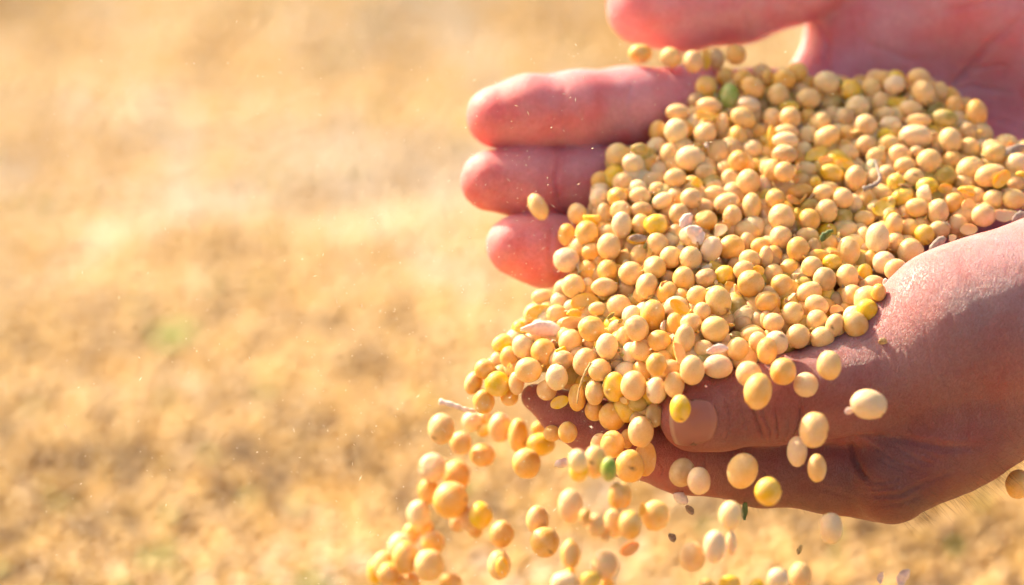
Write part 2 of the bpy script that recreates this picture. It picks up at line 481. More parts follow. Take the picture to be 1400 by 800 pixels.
IX.chain([(731, 543, 32, 19), (775, 567, 29, 30), (815, 587, 27, 37), (860, 606, 24, 44), (930, 626, 20, 46), (1040, 640, 16, 50), (1130, 648, 15, 51), (1210, 660, 16, 55)], 4)
F2 = IX.new(); F2.chain([(850, 540, 54, 38), (950, 580, 46, 46), (1060, 605, 42, 50), (1200, 620, 40, 54)], 4); IX.merge(F2, 0.8)
F2 = IX.new(); F2.chain([(880, 490, 74, 38), (980, 530, 68, 46), (1090, 560, 64, 49), (1210, 575, 62, 52)], 4); IX.merge(F2, 0.8)
F2 = IX.new(); F2.chain([(950, 460, 92, 34), (1030, 490, 88, 40), (1110, 520, 84, 42), (1220, 535, 82, 46)], 4); IX.merge(F2, 0.8)
F.merge(IX, 2.5); F.merge(TH, 2.2)
del F2
near_creases = [
    ([(1164, 598), (1166, 612), (1170, 630), (1178, 646), (1190, 657)], 1.2, 1.0),
    ([(1100, 604), (1140, 602), (1165, 599), (1200, 597), (1245, 602), (1290, 612), (1350, 612)], 0.85, 1.3),
    ([(1186, 606), (1205, 618), (1232, 634), (1266, 648)], 0.28, 0.6), ([(1196, 622), (1216, 636), (1246, 646)], 0.2, 0.5),
    ([(1200, 602), (1226, 612), (1262, 632), (1290, 640)], 0.28, 0.6), ([(1230, 608), (1262, 618), (1300, 636)], 0.2, 0.6),
    ([(1172, 674), (1200, 679), (1235, 675), (1262, 662), (1285, 646)], 0.4, 0.8),
    ([(1186, 658), (1210, 661), (1238, 650)], 0.25, 0.6), ([(1182, 668), (1206, 670), (1230, 664)], 0.2, 0.5),
    ([(1112, 662), (1140, 674), (1176, 684)], 0.2, 0.7), ([(1195, 692), (1230, 690), (1266, 674)], 0.22, 0.7), ([(1250, 676), (1280, 655), (1310, 640)], 0.2, 0.7),
    ([(1026, 532), (1029, 556), (1036, 578), (1046, 604)], 0.85, 0.55),
    ([(1041, 552), (1045, 570), (1052, 588), (1055, 606)], 0.5, 0.45),
    ([(1060, 558), (1061, 575), (1064, 592), (1064, 606)], 0.8, 0.5),
    ([(1096, 548), (1094, 575), (1087, 592), (1078, 605)], 0.85, 0.55),
    ([(1012, 552), (1016, 570), (1022, 592)], 0.25, 0.45),
    ([(1108, 560), (1110, 576), (1104, 594)], 0.25, 0.45),
    ([(1078, 574), (1079, 590), (1074, 604)], 0.3, 0.4),
    ([(1212, 404), (1204, 430), (1192, 446), (1186, 452)], 0.35, 0.5),
    ([(1200, 448), (1190, 462), (1176, 468)], 0.3, 0.5),
    ([(992, 546), (997, 565), (996, 588), (988, 606)], 0.45, 0.6),
    ([(900, 628), (905, 640), (903, 652)], 0.3, 0.5), ([(890, 620), (892, 634), (888, 648)], 0.25, 0.5), ([(962, 625), (966, 645), (962, 662)], 0.3, 0.5),
    ([(990, 640), (994, 655), (992, 668)], 0.2, 0.5), ([(1040, 640), (1052, 656), (1056, 672)], 0.2, 0.5),
]
for i in range(60):      # shallow folds over the back of the thumb root
    x = 1190 + R.random() * 200; y = 420 + R.random() * 170
    L_ = 14 + 22 * R.random(); a = 0.9 + 0.35 * R.random()
    near_creases.append(([(x, y), (x + L_ * math.cos(a) * 0.6, y + L_ * math.sin(a)), (x + L_ * math.cos(a) * 1.1, y + 1.9 * L_ * math.sin(a))], 0.10, 0.45))
def tone_near(v, nr):
    px = v[:, 0] / -v[:, 2] / KX * 1400 + 700; py = -v[:, 1] / -v[:, 2] / KX * 1400 + 400
    base = np.array((0.34, 0.140, 0.125)); pink = np.array((0.50, 0.28, 0.29)); tip = np.array((0.48, 0.17, 0.14)); tan = np.array((0.19, 0.072, 0.048))  # tan: dark skin tone that paints in the shade of the hand's underside
    nz = np.array([mnoise.noise(Vector(p) * 0.045) for p in v]) * 0.5 + 0.5
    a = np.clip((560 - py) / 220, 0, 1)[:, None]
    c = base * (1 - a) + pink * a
    b = np.clip((py - 600) / 90, 0, 1)[:, None] * 0.75  # painted shade, growing towards the lower edge of the hand
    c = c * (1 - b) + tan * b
    t = np.clip((1010 - px) / 90, 0, 1)[:, None] * 0.7
    c = c * (1 - t) + tip * t
    k = np.exp(-(((px - 1055) / 38) ** 2 + ((py - 530) / 35) ** 2))[:, None] * 0.4
    c = c * (1 - k) + np.array((0.50, 0.16, 0.12)) * k
    return c * (0.86 + 0.28 * nz)[:, None]
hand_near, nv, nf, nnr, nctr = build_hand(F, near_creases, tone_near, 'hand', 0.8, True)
tag(hand_near, 'near cupped hand seen from its thumb side, thumbnail in front, finger below it', 'hand', 'hands holding the soybeans')
del F, TH, IX

# --- far hand: palm facing the camera, three fingertips at the left, thumb above
B = 12
lo = np.array([-30.0, -70.0, -985.0]); hi = np.array([330.0, 175.0, -800.0])
F = Field(lo, hi, 0.9)
F.chain([(1120, 160, 92 + B, 56), (1250, 110, 106 + B, 70), (1420, 70, 112 + B, 90), (1520, 60, 112 + B, 100)], 10)
F.chain([(1110, 235, 90 + B, 54), (1250, 200, 104 + B, 66), (1420, 150, 112 + B, 90)], 10)
F.chain([(1100, 310, 84 + B, 52), (1250, 285, 96 + B, 62), (1420, 230, 104 + B, 85)], 10)
F.chain([(1110, 380, 74 + B, 48), (1260, 360, 84 + B, 58), (1420, 300, 94 + B, 80)], 10)
F.chain([(1140, 105, 98 + B, 60), (1200, 30, 102 + B, 84), (1330, -40, 100 + B, 100), (1440, -20, 106 + B, 100)], 10)   # palm edge to thumb root
F.chain([(1330, 10, 94 + B, 80), (1500, 80, 104 + B, 105), (1800, 60, 110 + B, 150), (2050, 40, 110 + B, 170)], 12)
TH = F.new()
TH.chain([(884, 8, 80 + B, 55), (930, 6, 80 + B, 61), (1010, -6, 82 + B, 63), (1080, -32, 86 + B, 63), (1130, -62, 90 + B, 68), (1220, -100, 94 + B, 80), (1330, -70, 98 + B, 95)], 5)
IX = F.new()
IX.chain([(680, 160, 55 + B, 43), (722, 155, 57 + B, 50), (790, 150, 60 + B, 51.5), (860, 146, 66 + B, 53), (950, 144, 74 + B, 52), (1040, 150, 84 + B, 54), (1110, 155, 92 + B, 56)], 4)
F2 = IX.new(); F2.chain([(671, 247, 52 + B, 42), (720, 250, 54 + B, 46), (800, 249, 59 + B, 46), (920, 245, 70 + B, 49), (1110, 235, 88 + B, 52)], 4); IX.merge(F2, 0.7)
F2 = IX.new(); F2.chain([(706, 336, 46 + B, 42), (745, 343, 48 + B, 48), (830, 342, 56 + B, 48), (950, 335, 68 + B, 50), (1110, 310, 82 + B, 50)], 4); IX.merge(F2, 0.7)
F2 = IX.new(); F2.chain([(830, 425, 52 + B, 38), (900, 425, 58 + B, 42), (1110, 380, 72 + B, 46)], 4); IX.merge(F2, 0.7)
F.merge(IX, 5.0); F.merge(TH, 4.0)
far_creases = [
    ([(1398, 22), (1352, 62), (1318, 100), (1290, 128), (1268, 152)], 1.1, 1.6),
    ([(1330, 96), (1350, 92), (1376, 90)], 0.7, 0.8),
    ([(1132, 58), (1128, 80), (1134, 100)], 0.9, 0.9),
    ([(1290, 128), (1330, 118), (1380, 128)], 0.6, 0.9), ([(1270, 20), (1330, 8), (1390, -6)], 0.4, 0.9), ([(1300, 150), (1350, 160), (1398, 176)], 0.4, 0.9), ([(1170, 6), (1180, 40), (1176, 80)], 0.35, 0.8),
    ([(1106, 14), (1125, 40), (1140, 70)], 0.5, 1.2),
    ([(1150, 30), (1190, 62), (1240, 80), (1290, 84)], 0.35, 1.3),
    ([(772, 118), (768, 150), (775, 190)], 0.3, 1.0), 
    ([(862, 112), (856, 146), (862, 186)], 0.4, 1.1), 
    ([(764, 210), (760, 250), (766, 288)], 0.7, 1.0),
    ([(756, 300), (752, 340), (758, 385)], 0.5, 1.0),
    ([(1020, 8), (1022, 30), (1026, 50)], 0.5, 1.2),
]
def tone_far(v, nr):
    px = v[:, 0] / -v[:, 2] / KX * 1400 + 700
    base = np.array((0.80, 0.375, 0.41)); tip = np.array((0.74, 0.235, 0.22))
    nz = np.array([mnoise.noise(Vector(p) * 0.05) for p in v]) * 0.5 + 0.5
    t = np.clip((900 - px) / 200, 0, 1)[:, None] * 0.7
    c = base * (1 - t) + tip * t
    n2 = np.array([mnoise.noise(Vector(p) * 0.13 + Vector((7, 7, 7))) for p in v])[:, None]
    c = c * (1 - np.clip(n2, 0, 1) * np.array((0.02, 0.30, 0.26)))
    return np.clip(c * (0.88 + 0.2 * nz)[:, None], 0, 0.9)
hand_far, fv, ff, fnr, fctr = build_hand(F, far_creases, tone_far, 'hand', 0.55, True, M_PALM)
tag(hand_far, 'far hand with its pink palm facing the camera and three fingertips pointing left', 'hand', 'hands holding the soybeans')
del F, TH, IX, F2

# --- nails
def build_nail(hand, bvh, ctr, uv, grid, thick, name, label=None):
    """a curved plate laid on the finger: uv maps (s,t) in 0..1 to photo pixels"""
    n1, n2 = grid; top = []; tone = []
    for i in range(n1):
        for j in range(n2):
            s, t = i / (n1 - 1), j / (n2 - 1)
            x, y = uv(s, t)
            h = hit_cam(bvh, x, y)
            if h[0] is None: return None
            edge = min(1.0, 5 * min(s + 0.12, 1 - s, t, 1 - t))
            top.append(np.array(h[0] + h[1] * (thick * (0.25 + 0.75 * edge))))
            c = np.array((0.36, 0.140, 0.105))
            if s < 0.07: c = np.array((0.46, 0.26, 0.18))
            elif s > 0.88: c = np.array((0.38, 0.16, 0.12))
            tone.append(c)
    top = np.array(top)
    g = top.reshape(n1, n2, 3)
    for _ in range(14):
        g[1:-1, 1:-1] = 0.5 * g[1:-1, 1:-1] + 0.125 * (g[:-2, 1:-1] + g[2:, 1:-1] + g[1:-1, :-2] + g[1:-1, 2:])
    top = g.reshape(-1, 3) + np.array([0, 0, 0.22])
    fc = []
    for i in range(n1 - 1):
        for j in range(n2 - 1):
            a = i * n2 + j; fc.append((a, a + 1, a + n2 + 1, a + n2))
    nn = len(top)
    back = top + np.array([0, 0, -0.7])
    fc += [tuple(nn + q for q in reversed(f_)) for f_ in fc]
    rim = [i * n2 for i in range(n1)] + [(n1 - 1) * n2 + j for j in range(1, n2)] + [i * n2 + n2 - 1 for i in range(n1 - 2, -1, -1)] + [j for j in range(n2 - 2, 0, -1)]
    for a, b_ in zip(rim, rim[1:] + rim[:1]): fc.append((a, nn + a, nn + b_, b_))
    vt = (np.vstack([top, back]) - ctr) / 1000
    me = bpy.data.meshes.new(name); me.from_pydata([tuple(p) for p in vt], [], fc)
    bm = bmesh.new(); bm.from_mesh(me); bmesh.ops.recalc_face_normals(bm, faces=bm.faces); bm.to_mesh(me); bm.free(); smooth(me)
    set_attr(me, 'nail_tone', np.vstack([tone, tone]))
    o = link(name, me, M_NAIL, hand)
    if label: o['label'] = label
    return o
def uv_thumb(s, t):
    # s: free edge -> cuticle, t: upper -> lower side
    yc = 580 - 5 * s; hh = 31 - 8 * (2 * s - 1) ** 4 * (1 if s > 0.5 else 0.6)
    x = 914 + 67 * s - 7 * (2 * t - 1) ** 2 * (1 if s > 0.5 else 0) - 0 + (5 * (2 * t - 1) ** 2 + 4 * t if s < 0.5 else 0)
    return x, yc + hh * (2 * t - 1)
build_nail(hand_near, BVHS[0], nctr, uv_thumb, (21, 21), 0.28, 'fingernail')
def uv_index(s, t):
    x = 712 + 66 * t; y = 547 + 50 * t - 4 * math.sin(math.pi * t)
    return x + 7 * (1 - s) * 0.7 - 1, y - 8 * (1 - s) - 2
build_nail(hand_near, BVHS[0], nctr, uv_index, (5, 16), 0.5, 'fingernail')
# --- fine hairs along the underside of the near wrist and finger
def build_hairs():
    vt, fc = [], []
    pick = NR.permutation(len(nv))[:26000]
    cnt = 0
    for i in pick:
        p = nv[i]; n = nnr[i]
        px = p[0] / -p[2] / KX * 1400 + 700; py = -p[1] / -p[2] / KX * 1400 + 400
        if n[1] > -0.15: continue
        if not (1235 < px < 1480 and py > 560 or (985 < px < 1130 and py > 672)): continue
        if n[2] < -0.5: continue
        if NR.rand() < 0.55: continue
        ln = (3.0 + 3.5 * NR.rand()) if px > 1200 else (1.3 + 1.0 * NR.rand())
        d = n + np.array([0.9, -0.3, 0.1]) + NR.normal(0, 0.25, 3); d /= np.linalg.norm(d)
        side = np.cross(d, [0, 0, 1.0]); side /= np.linalg.norm(side) + 1e-9; up = np.cross(side, d)
        b0 = len(vt); segs = 4
        for k in range(segs + 1):
            t = k / segs; q = p + d * ln * t + np.array([0.5, -0.9, 0]) * (t * t * ln * 0.3)
            r = 0.036 * (1 - 0.8 * t)
            for a in range(3):
                an = a * 2.094; vt.append((q + side * r * math.cos(an) + up * r * math.sin(an) - nctr) / 1000)
        for k in range(segs):
            for a in range(3):
                A = b0 + 3 * k + a; Bq = b0 + 3 * k + (a + 1) % 3; fc.append((A, Bq, Bq + 3, A + 3))
        cnt += 1
        if cnt > 900: break
    me = bpy.data.meshes.new('hair'); me.from_pydata([tuple(q) for q in vt], [], fc); smooth(me)
    o = link('hair', me, M_HAIR, hand_near); o['kind'] = 'stuff'
build_hairs()

# ------------------------------------------------------------------ soybeans
# each entry: u v w h tilt colour  (u, v read in a four times enlarged part of the photo)
DATA = {
'A': ((700, 60), '''702 52 130 105 0 g;868 75 120 112 -20 c;992 98 105 125 15 c;1120 85 72 92 0 t;1225 60 110 112 0 g;1063 235 125 125 0 g;1170 185 100 100 0 g;
1188 290 108 148 0 n;1265 195 90 90 0 g;1315 240 135 115 -35 g;1365 165 90 90 0 c;1010 315 80 80 0 t;1080 340 140 95 -5 c;905 375 135 92 0 c;998 435 82 82 0 p;
800 480 88 108 0 g;898 480 132 146 0 p;1055 495 120 135 -35 c;1150 460 84 170 -5 c;1295 335 135 92 -10 p;1265 405 145 112 -30 c;1233 515 110 140 0 g;1370 345 72 82 0 c;
1380 405 62 62 0 y;1350 485 100 80 25 t;1390 540 62 72 0 y;1125 600 125 155 0 c;1315 580 120 110 0 p;578 610 136 136 0 c;657 655 115 105 0 p;735 620 90 90 0 o;
790 565 110 95 30 p;860 610 105 135 0 c;975 628 165 140 0 p;800 700 85 97 0 p;1240 640 115 115 0 g;1170 690 100 100 0 c;1335 665 90 72 0 y;1390 690 62 92 0 c;
548 740 102 102 0 g;605 760 110 110 0 c;720 745 110 95 20 p;893 735 125 107 0 c;1060 705 100 92 0 t;1195 740 105 112 0 c;1293 755 132 142 0 c;1105 785 87 74 0 c;
485 812 112 100 0 p;690 790 82 74 0 p;795 800 82 74 0 c;985 800 92 74 0 c;1380 780 62 82 0 p''',
 '1062 85 48 112 0 y;1070 385 122 62 0 y;698 575 102 62 0 o;1000 755 92 52 -20 y'),
'B': ((1050, 60), '''160 155 112 112 0 g;90 195 125 125 0 g;0 185 60 84 0 g;322 212 146 126 -10 p;55 280 120 125 0 c;175 265 100 92 0 c;220 300 140 117 0 c;450 250 112 112 0 y;
590 195 102 102 0 c;565 250 115 130 0 c;692 225 122 106 10 p;825 185 125 102 0 c;775 245 82 92 0 c;850 270 125 150 20 c;938 268 86 106 0 c;1022 345 102 122 0 g;
1138 382 122 158 5 g;1097 485 112 97 -20 t;965 410 150 106 -10 o;340 330 135 84 25 c;490 345 135 127 0 p;612 325 96 126 -15 c;778 357 138 97 -5 c;25 410 82 92 0 c;
120 405 120 122 0 c;215 410 92 116 -20 g;285 430 112 92 30 c;350 400 97 112 0 c;430 410 72 92 0 t;652 390 120 88 0 c;670 445 126 97 0 p;535 450 126 132 0 c;
825 420 140 74 0 c;808 508 190 132 -3 p;100 485 125 84 0 c;215 500 102 92 20 p;435 500 97 97 0 g;320 510 160 112 35 c;640 500 82 64 0 y;95 530 145 96 0 p;
540 555 125 117 0 c;660 550 112 94 0 c;920 540 82 92 0 t;998 530 125 146 10 c;1100 570 96 102 -20 c;1175 560 92 64 0 p;1240 600 140 117 0 c;90 605 140 107 0 t;
195 590 87 92 0 p;435 600 115 94 0 c;720 610 130 120 -30 c;595 620 112 102 0 c;815 595 72 64 0 t;882 648 140 146 0 c;1010 640 120 116 0 g;1365 655 130 120 0 p;
1105 690 160 140 30 c;1218 720 180 126 12 c;350 710 140 102 -20 y;575 705 72 130 10 p;480 735 120 140 0 c;650 720 92 102 0 t;750 670 116 96 0 c;90 700 102 102 0 c;
205 690 112 84 0 p;25 690 92 112 0 c;178 760 112 102 0 g;700 760 82 82 0 y;800 735 116 106 0 c;968 725 102 87 0 o;870 780 116 92 0 y;1355 770 82 74 0 c;325 795 120 76 0 c''',
 '115 345 112 62 0 y;505 205 72 52 0 g;915 360 112 62 30 o;705 305 106 67 25 y;908 470 60 58 0 y;15 510 72 120 0 y;265 600 142 64 32 y;320 640 84 52 0 g;420 655 112 52 -10 y;510 650 62 92 0 p;970 790 84 52 0 y;1070 775 112 72 -10 y;1278 740 118 66 48 y;1385 720 62 52 0 y;260 760 62 62 30 y'),
'C': ((700, 260), '''143 92 98 158 28 c;355 130 97 112 0 c;505 130 82 112 0 t;480 45 112 120 0 p;575 40 112 112 0 g;700 35 116 102 0 c;595 115 120 112 0 c;600 190 112 146 0 p;
710 110 102 77 0 t;820 60 130 92 30 p;895 40 92 92 0 c;980 45 120 112 0 c;300 245 92 116 0 g;410 235 130 140 0 g;525 240 102 92 0 t;530 310 130 150 0 c;440 340 102 92 0 g;
297 382 146 136 0 p;705 190 102 120 0 c;785 190 130 116 0 y;915 130 112 116 0 t;1045 95 116 92 0 c;1060 165 126 112 0 g;1175 75 150 120 20 c;1110 25 102 82 0 c;
1205 145 106 126 0 c;1310 90 106 156 -5 c;1288 225 156 116 -15 c;1390 60 72 112 0 y;1395 200 72 92 0 c;895 250 84 120 0 t;980 250 130 130 0 p;795 295 120 130 0 c;
700 355 92 102 0 c;868 367 120 122 0 c;978 375 122 140 0 c;1090 325 116 150 -20 p;1200 313 146 136 20 g;1285 285 64 92 0 c;1355 305 84 72 20 g;1300 378 112 97 0 c;
1390 365 64 102 0 c;415 440 97 102 0 g;525 440 116 122 0 g;335 525 130 132 0 c;505 530 146 102 0 c;650 455 136 130 0 c;780 425 126 130 0 c;738 525 120 146 -10 c;
415 515 54 62 0 p;170 585 130 92 0 c;265 610 97 92 0 p;245 680 112 102 0 c;585 635 140 130 0 c;848 562 116 130 -20 g;940 487 126 140 0 g;1060 480 106 92 15 t;
1160 465 106 92 35 y;1270 440 120 112 0 c;1305 510 150 150 0 g;1015 580 120 116 0 c;1130 605 140 170 20 c;1215 610 92 82 0 g;1390 610 130 116 0 g;770 680 136 166 0 g;
855 660 82 82 0 g;945 600 64 54 0 p;680 610 82 82 0 o;660 680 72 82 0 p;690 750 112 140 30 c;430 750 140 122 0 c;545 750 92 92 0 o;890 735 82 112 0 g;980 730 122 112 0 c;
1040 665 82 92 0 c;1110 760 156 142 0 c;1270 700 156 150 20 p;1310 775 104 66 0 c;1390 710 62 92 0 c;470 650 84 64 0 c''',
 '435 150 97 82 -30 y;680 270 106 62 0 y;1125 220 112 64 10 p;1150 200 92 52 0 g;400 620 156 112 5 y;150 665 140 72 10 y;1125 408 97 62 0 y;1345 440 72 52 0 y;1180 530 112 62 0 g;920 645 132 66 -40 y;340 680 84 62 0 y;330 725 130 64 0 c'),
'D': ((1050, 260), '''40 50 112 112 0 g;180 5 112 64 0 g;305 20 106 88 0 c;410 45 116 112 0 c;230 85 92 64 25 o;75 150 150 150 0 c;225 165 120 130 0 g;320 115 126 130 0 c;
410 150 97 92 0 o;460 75 92 92 0 p;540 50 92 116 0 g;625 25 112 82 0 c;525 155 116 88 0 c;735 40 112 82 20 y;815 97 136 106 -5 c;690 190 97 136 0 c;930 120 116 146 0 c;
965 25 92 72 0 c;1015 75 126 122 0 g;1140 40 92 92 0 c;1235 50 112 106 0 c;1178 140 130 126 0 c;1345 50 126 112 0 c;70 260 126 130 0 c;150 215 64 82 0 o;215 250 126 92 0 c;
165 325 126 140 0 g;250 320 64 92 0 t;330 300 97 97 0 g;435 225 130 92 15 c;525 260 92 130 0 c;600 265 130 176 -5 p;440 335 126 166 5 c;775 215 102 112 0 c;
855 245 112 116 0 y;935 220 92 82 0 t;1035 190 102 106 0 c;700 290 82 92 0 c;780 340 146 156 0 c;30 360 92 102 0 g;275 365 112 72 0 g;350 395 87 74 0 y;240 420 120 116 20 c;
120 430 112 102 0 g;530 350 72 102 0 t;565 375 64 84 0 g;635 400 130 130 30 p;700 438 130 128 0 c;435 475 130 142 15 c;310 490 130 140 0 t;30 460 92 102 0 c;75 525 136 130 0 g;
195 515 92 64 0 o;225 560 150 116 25 c;580 515 112 92 0 c;605 560 64 74 0 g;460 575 120 120 0 c;540 605 146 166 0 c;370 605 92 84 0 t;20 615 92 112 0 g;135 675 120 130 0 c;
267 630 136 112 -20 c;268 718 120 130 0 c;30 725 112 102 0 c;470 690 122 116 0 p;365 740 102 136 -20 c''',
 '150 50 112 52 -8 g;635 90 132 92 35 y;870 20 112 100 0 p;665 140 84 44 40 y;1085 10 102 64 0 y;1100 100 82 102 10 c;1300 125 126 92 20 p;1098 215 98 66 15 c;1000 265 64 38 20 p;530 450 84 92 0 y;375 660 74 62 0 c;470 765 92 34 5 t'),
'E': ((600, 420), '''440 120 72 82 0 y;350 200 122 97 30 y;460 215 122 130 0 p;570 245 136 150 0 g;385 275 92 112 0 g;320 300 72 92 0 c;250 340 112 112 0 g;190 415 97 132 -20 g;
320 420 140 140 30 y;245 515 120 140 0 g;490 345 150 140 0 c;425 415 74 112 0 c;385 490 82 82 0 g;720 190 130 142 -20 c;835 120 142 142 0 g;715 90 120 64 0 c;
975 125 82 92 0 t;920 215 122 146 0 p;1045 50 74 92 0 p;1075 120 112 140 30 c;1010 170 74 112 0 c;1205 185 130 120 0 g;1050 255 102 130 0 p;1105 235 122 122 0 c;
680 290 102 92 0 t;800 300 132 160 -20 c;880 345 126 126 0 c;985 320 82 64 0 t;645 385 122 146 5 p;590 455 112 112 0 c;755 495 97 152 0 g;853 465 106 150 0 c;
850 565 92 102 0 g;960 435 126 166 0 y;1065 430 142 166 0 c;1090 520 92 82 0 o;1190 455 112 146 0 p;1190 315 112 130 0 g;1060 570 102 56 0 y;948 597 150 156 0 g;
1180 590 82 112 0 t;1105 680 142 176 0 c;1030 720 64 92 0 g;950 750 132 152 0 g;880 750 102 122 0 c;705 685 92 102 0 g''',
 '665 230 64 44 0 y;660 520 102 64 25 y'),
'F': ((900, 420), '''145 170 112 160 -5 c;200 200 74 112 0 c;260 160 84 112 0 g;765 160 132 136 0 c;520 150 122 74 0 c;545 190 82 92 0 c;435 230 122 132 0 c;645 195 132 132 0 p;
595 240 112 150 0 g;870 165 82 54 0 t;185 345 136 166 0 c;325 325 166 132 0 p;250 230 82 74 0 c;60 335 112 92 0 c;30 290 82 92 0 g;88 425 112 142 0 c''',
 '105 250 82 110 20 c'),
# falling: last number is the depth (mm)
'f1': ((900, 420), '''120 555 106 142 0 y -14;495 365 132 132 0 c -12;545 460 142 186 -12 g -20;683 352 132 140 0 g -16;808 425 126 126 0 p -14;935 318 126 150 0 c -18;
1152 532 190 152 -10 p -27;852 670 146 186 -10 c -24;760 790 102 156 0 p -12''', ''),
'f2': ((850, 600), '''330 185 130 150 -20 t -4;422 230 120 142 0 p -8;660 175 156 186 -18 c -14;800 288 136 146 0 y -12;1068 160 97 146 0 c -16;1145 490 120 160 5 p -20;
185 420 144 156 0 g 10;595 420 116 150 0 p 16;510 590 116 166 0 p 22;600 570 56 120 0 p 20;385 645 126 150 0 c 14;10 310 84 132 0 g 6;45 470 120 150 0 g 24;855 765 112 112 0 p 28;
975 750 112 142 0 c 20;590 790 112 84 0 y 18;460 800 84 64 0 g 24;740 800 74 56 0 y 30;45 150 150 170 0 g 0;2168 248 130 150 0 g 16''',
 '130 110 116 172 0 g 2;115 400 40 92 0 y 12;45 600 104 62 32 g 10'),
'f3': ((600, 420), '''180 625 102 102 0 p 38;250 610 74 84 0 c 40;245 675 64 64 0 y 38;335 660 120 150 0 c 34;435 700 102 172 0 g 32;120 745 112 122 0 c 34;
15 665 132 160 0 c 30;545 665 74 74 0 g 38;620 690 92 84 0 g 36;555 750 150 112 0 y 32''', ''),
'f4': ((500, 600), '''640 90 130 120 0 g 36;880 135 146 156 0 g 26;365 160 140 150 0 p 44;500 200 140 162 0 g 48;345 285 112 132 0 g 46;465 335 176 190 -15 g 40;
420 150 84 84 0 c 52;290 410 120 142 0 p 46;320 480 92 92 0 g 50;250 520 92 112 0 g 52;575 435 112 132 0 c 42;630 420 120 140 0 y 38;600 500 84 92 0 g 44;
500 460 74 92 0 c 50;745 520 126 142 0 g 34;370 570 116 122 0 g 46;190 590 130 140 0 p 48;215 650 130 172 0 g 44;100 690 112 142 0 c 50;50 730 74 132 0 y 54;
130 740 120 122 0 g 46;345 690 150 162 0 c 42;160 790 104 92 0 p 50;245 785 104 92 0 g 46;465 780 122 92 0 g 48;730 690 116 152 0 c 32;940 445 116 150 0 c 26;
980 565 150 156 0 g 24;1120 365 126 172 0 c 22;1160 120 92 112 0 p 24;1165 175 97 112 0 y 20;1255 125 116 166 0 c 8;1330 165 84 122 0 n 14;1375 315 92 142 0 g 16;
1365 460 122 152 0 c 20;1260 470 92 122 0 c 34;1200 430 64 92 0 g 38;1120 630 102 152 0 g 26;1310 690 140 152 0 c 28;1230 770 104 92 0 y 30;1090 790 150 120 0 p 26''',
 '1105 730 72 82 0 y 24;745 700 64 100 0 y 28;1310 790 92 56 0 y 26;1310 520 56 62 0 g 30'),
}
HEAP = [(962, 112), (1060, 104), (1130, 98), (1280, 104), (1345, 150), (1352, 188), (1400, 196), (1470, 196), (1470, 285), (1398, 288), (1330, 316), (1285, 336), (1222, 382), (1198, 438),
        (1150, 466), (1060, 490), (1000, 512), (905, 545), (895, 596), (850, 572), (800, 545), (745, 512), (715, 520), (690, 540), (664, 545), (655, 515), (668, 480), (700, 446), (740, 400), (778, 372),
        (782, 300), (832, 210), (900, 196), (925, 150)]
def in_heap(x, y, m=0):
    c = False; n = len(HEAP); dm = 1e9
    for i in range(n):
        x0, y0 = HEAP[i]; x1, y1 = HEAP[i - 1]
        if (y0 > y) != (y1 > y) and x < (x1 - x0) * (y - y0) / (y1 - y0) + x0: c = not c
        L2 = (x1 - x0) ** 2 + (y1 - y0) ** 2; t = max(0, min(1, ((x - x0) * (x1 - x0) + (y - y0) * (y1 - y0)) / L2))
        dm = min(dm, math.hypot(x - x0 - t * (x1 - x0), y - y0 - t * (y1 - y0)))
    return c and dm > m
def heap_depth(x, y):
    d = 0.205 * (470 - y)
    if y > 495: d = -5 - 0.02 * (y - 495)
    if y < 130: d = 0.205 * 340 + 0.09 * (130 - y)
    l = max(0.0, 930 - x)
    d += l * 0.135 * min(1.0, max(0.2, (y - 180) / 260))
    return d

beans, splits = [], []
for key, (org, s1, s2) in DATA.items():
    for src, dst in ((s1, beans), (s2, splits)):
        for e in src.replace('\n', '').split(';'):
            t = e.split()
            if not t: continue
            u, v_, w, h, a = map(float, t[:5]); c = t[5]
            x = org[0] + u / 4; y = org[1] + v_ / 4
            fall = len(t) > 6
            z = (float(t[6]) * (1.7 if float(t[6]) > 20 else 1)) if fall else heap_depth(x, y)
            if fall and ((key == 'f4' and x > 745) or (key == 'f2' and x < 1110 and y > 665)): z = -30 - 0.35 * z
            dst.append(dict(x=x, y=y, w=w / 4 * (1.08 if fall else 1.0), h=h / 4 * (1.08 if fall else 1.0), a=a, c=c, z=z, fall=fall))

def hand_front(x, y):
    best = None
    for b in BVHS:
        h = hit_cam(b, x, y)
        if h[0] is not None:
            d = -h[0][2] - S0 * 1000
            best = d if best is None else min(best, d)
    return best
allb = beans + splits
for b in allb:
    m = 0.5 * (b['w'] + b['h'])
    if not b['fall'] and m < 28 and b in beans:      # partly hidden ones: give them their whole size, one step back
        q = min(1.25, 28 / m); b['w'] *= q; b['h'] *= q; b['z'] += 2.6
    b['r'] = 0.25 * (b['w'] + b['h']) * kpx(b['z'])
    hf = hand_front(b['x'], b['y'])
    if hf is not None and b['z'] > hf - 0.92 * b['r']:
        b['z'] = hf - 0.92 * b['r']
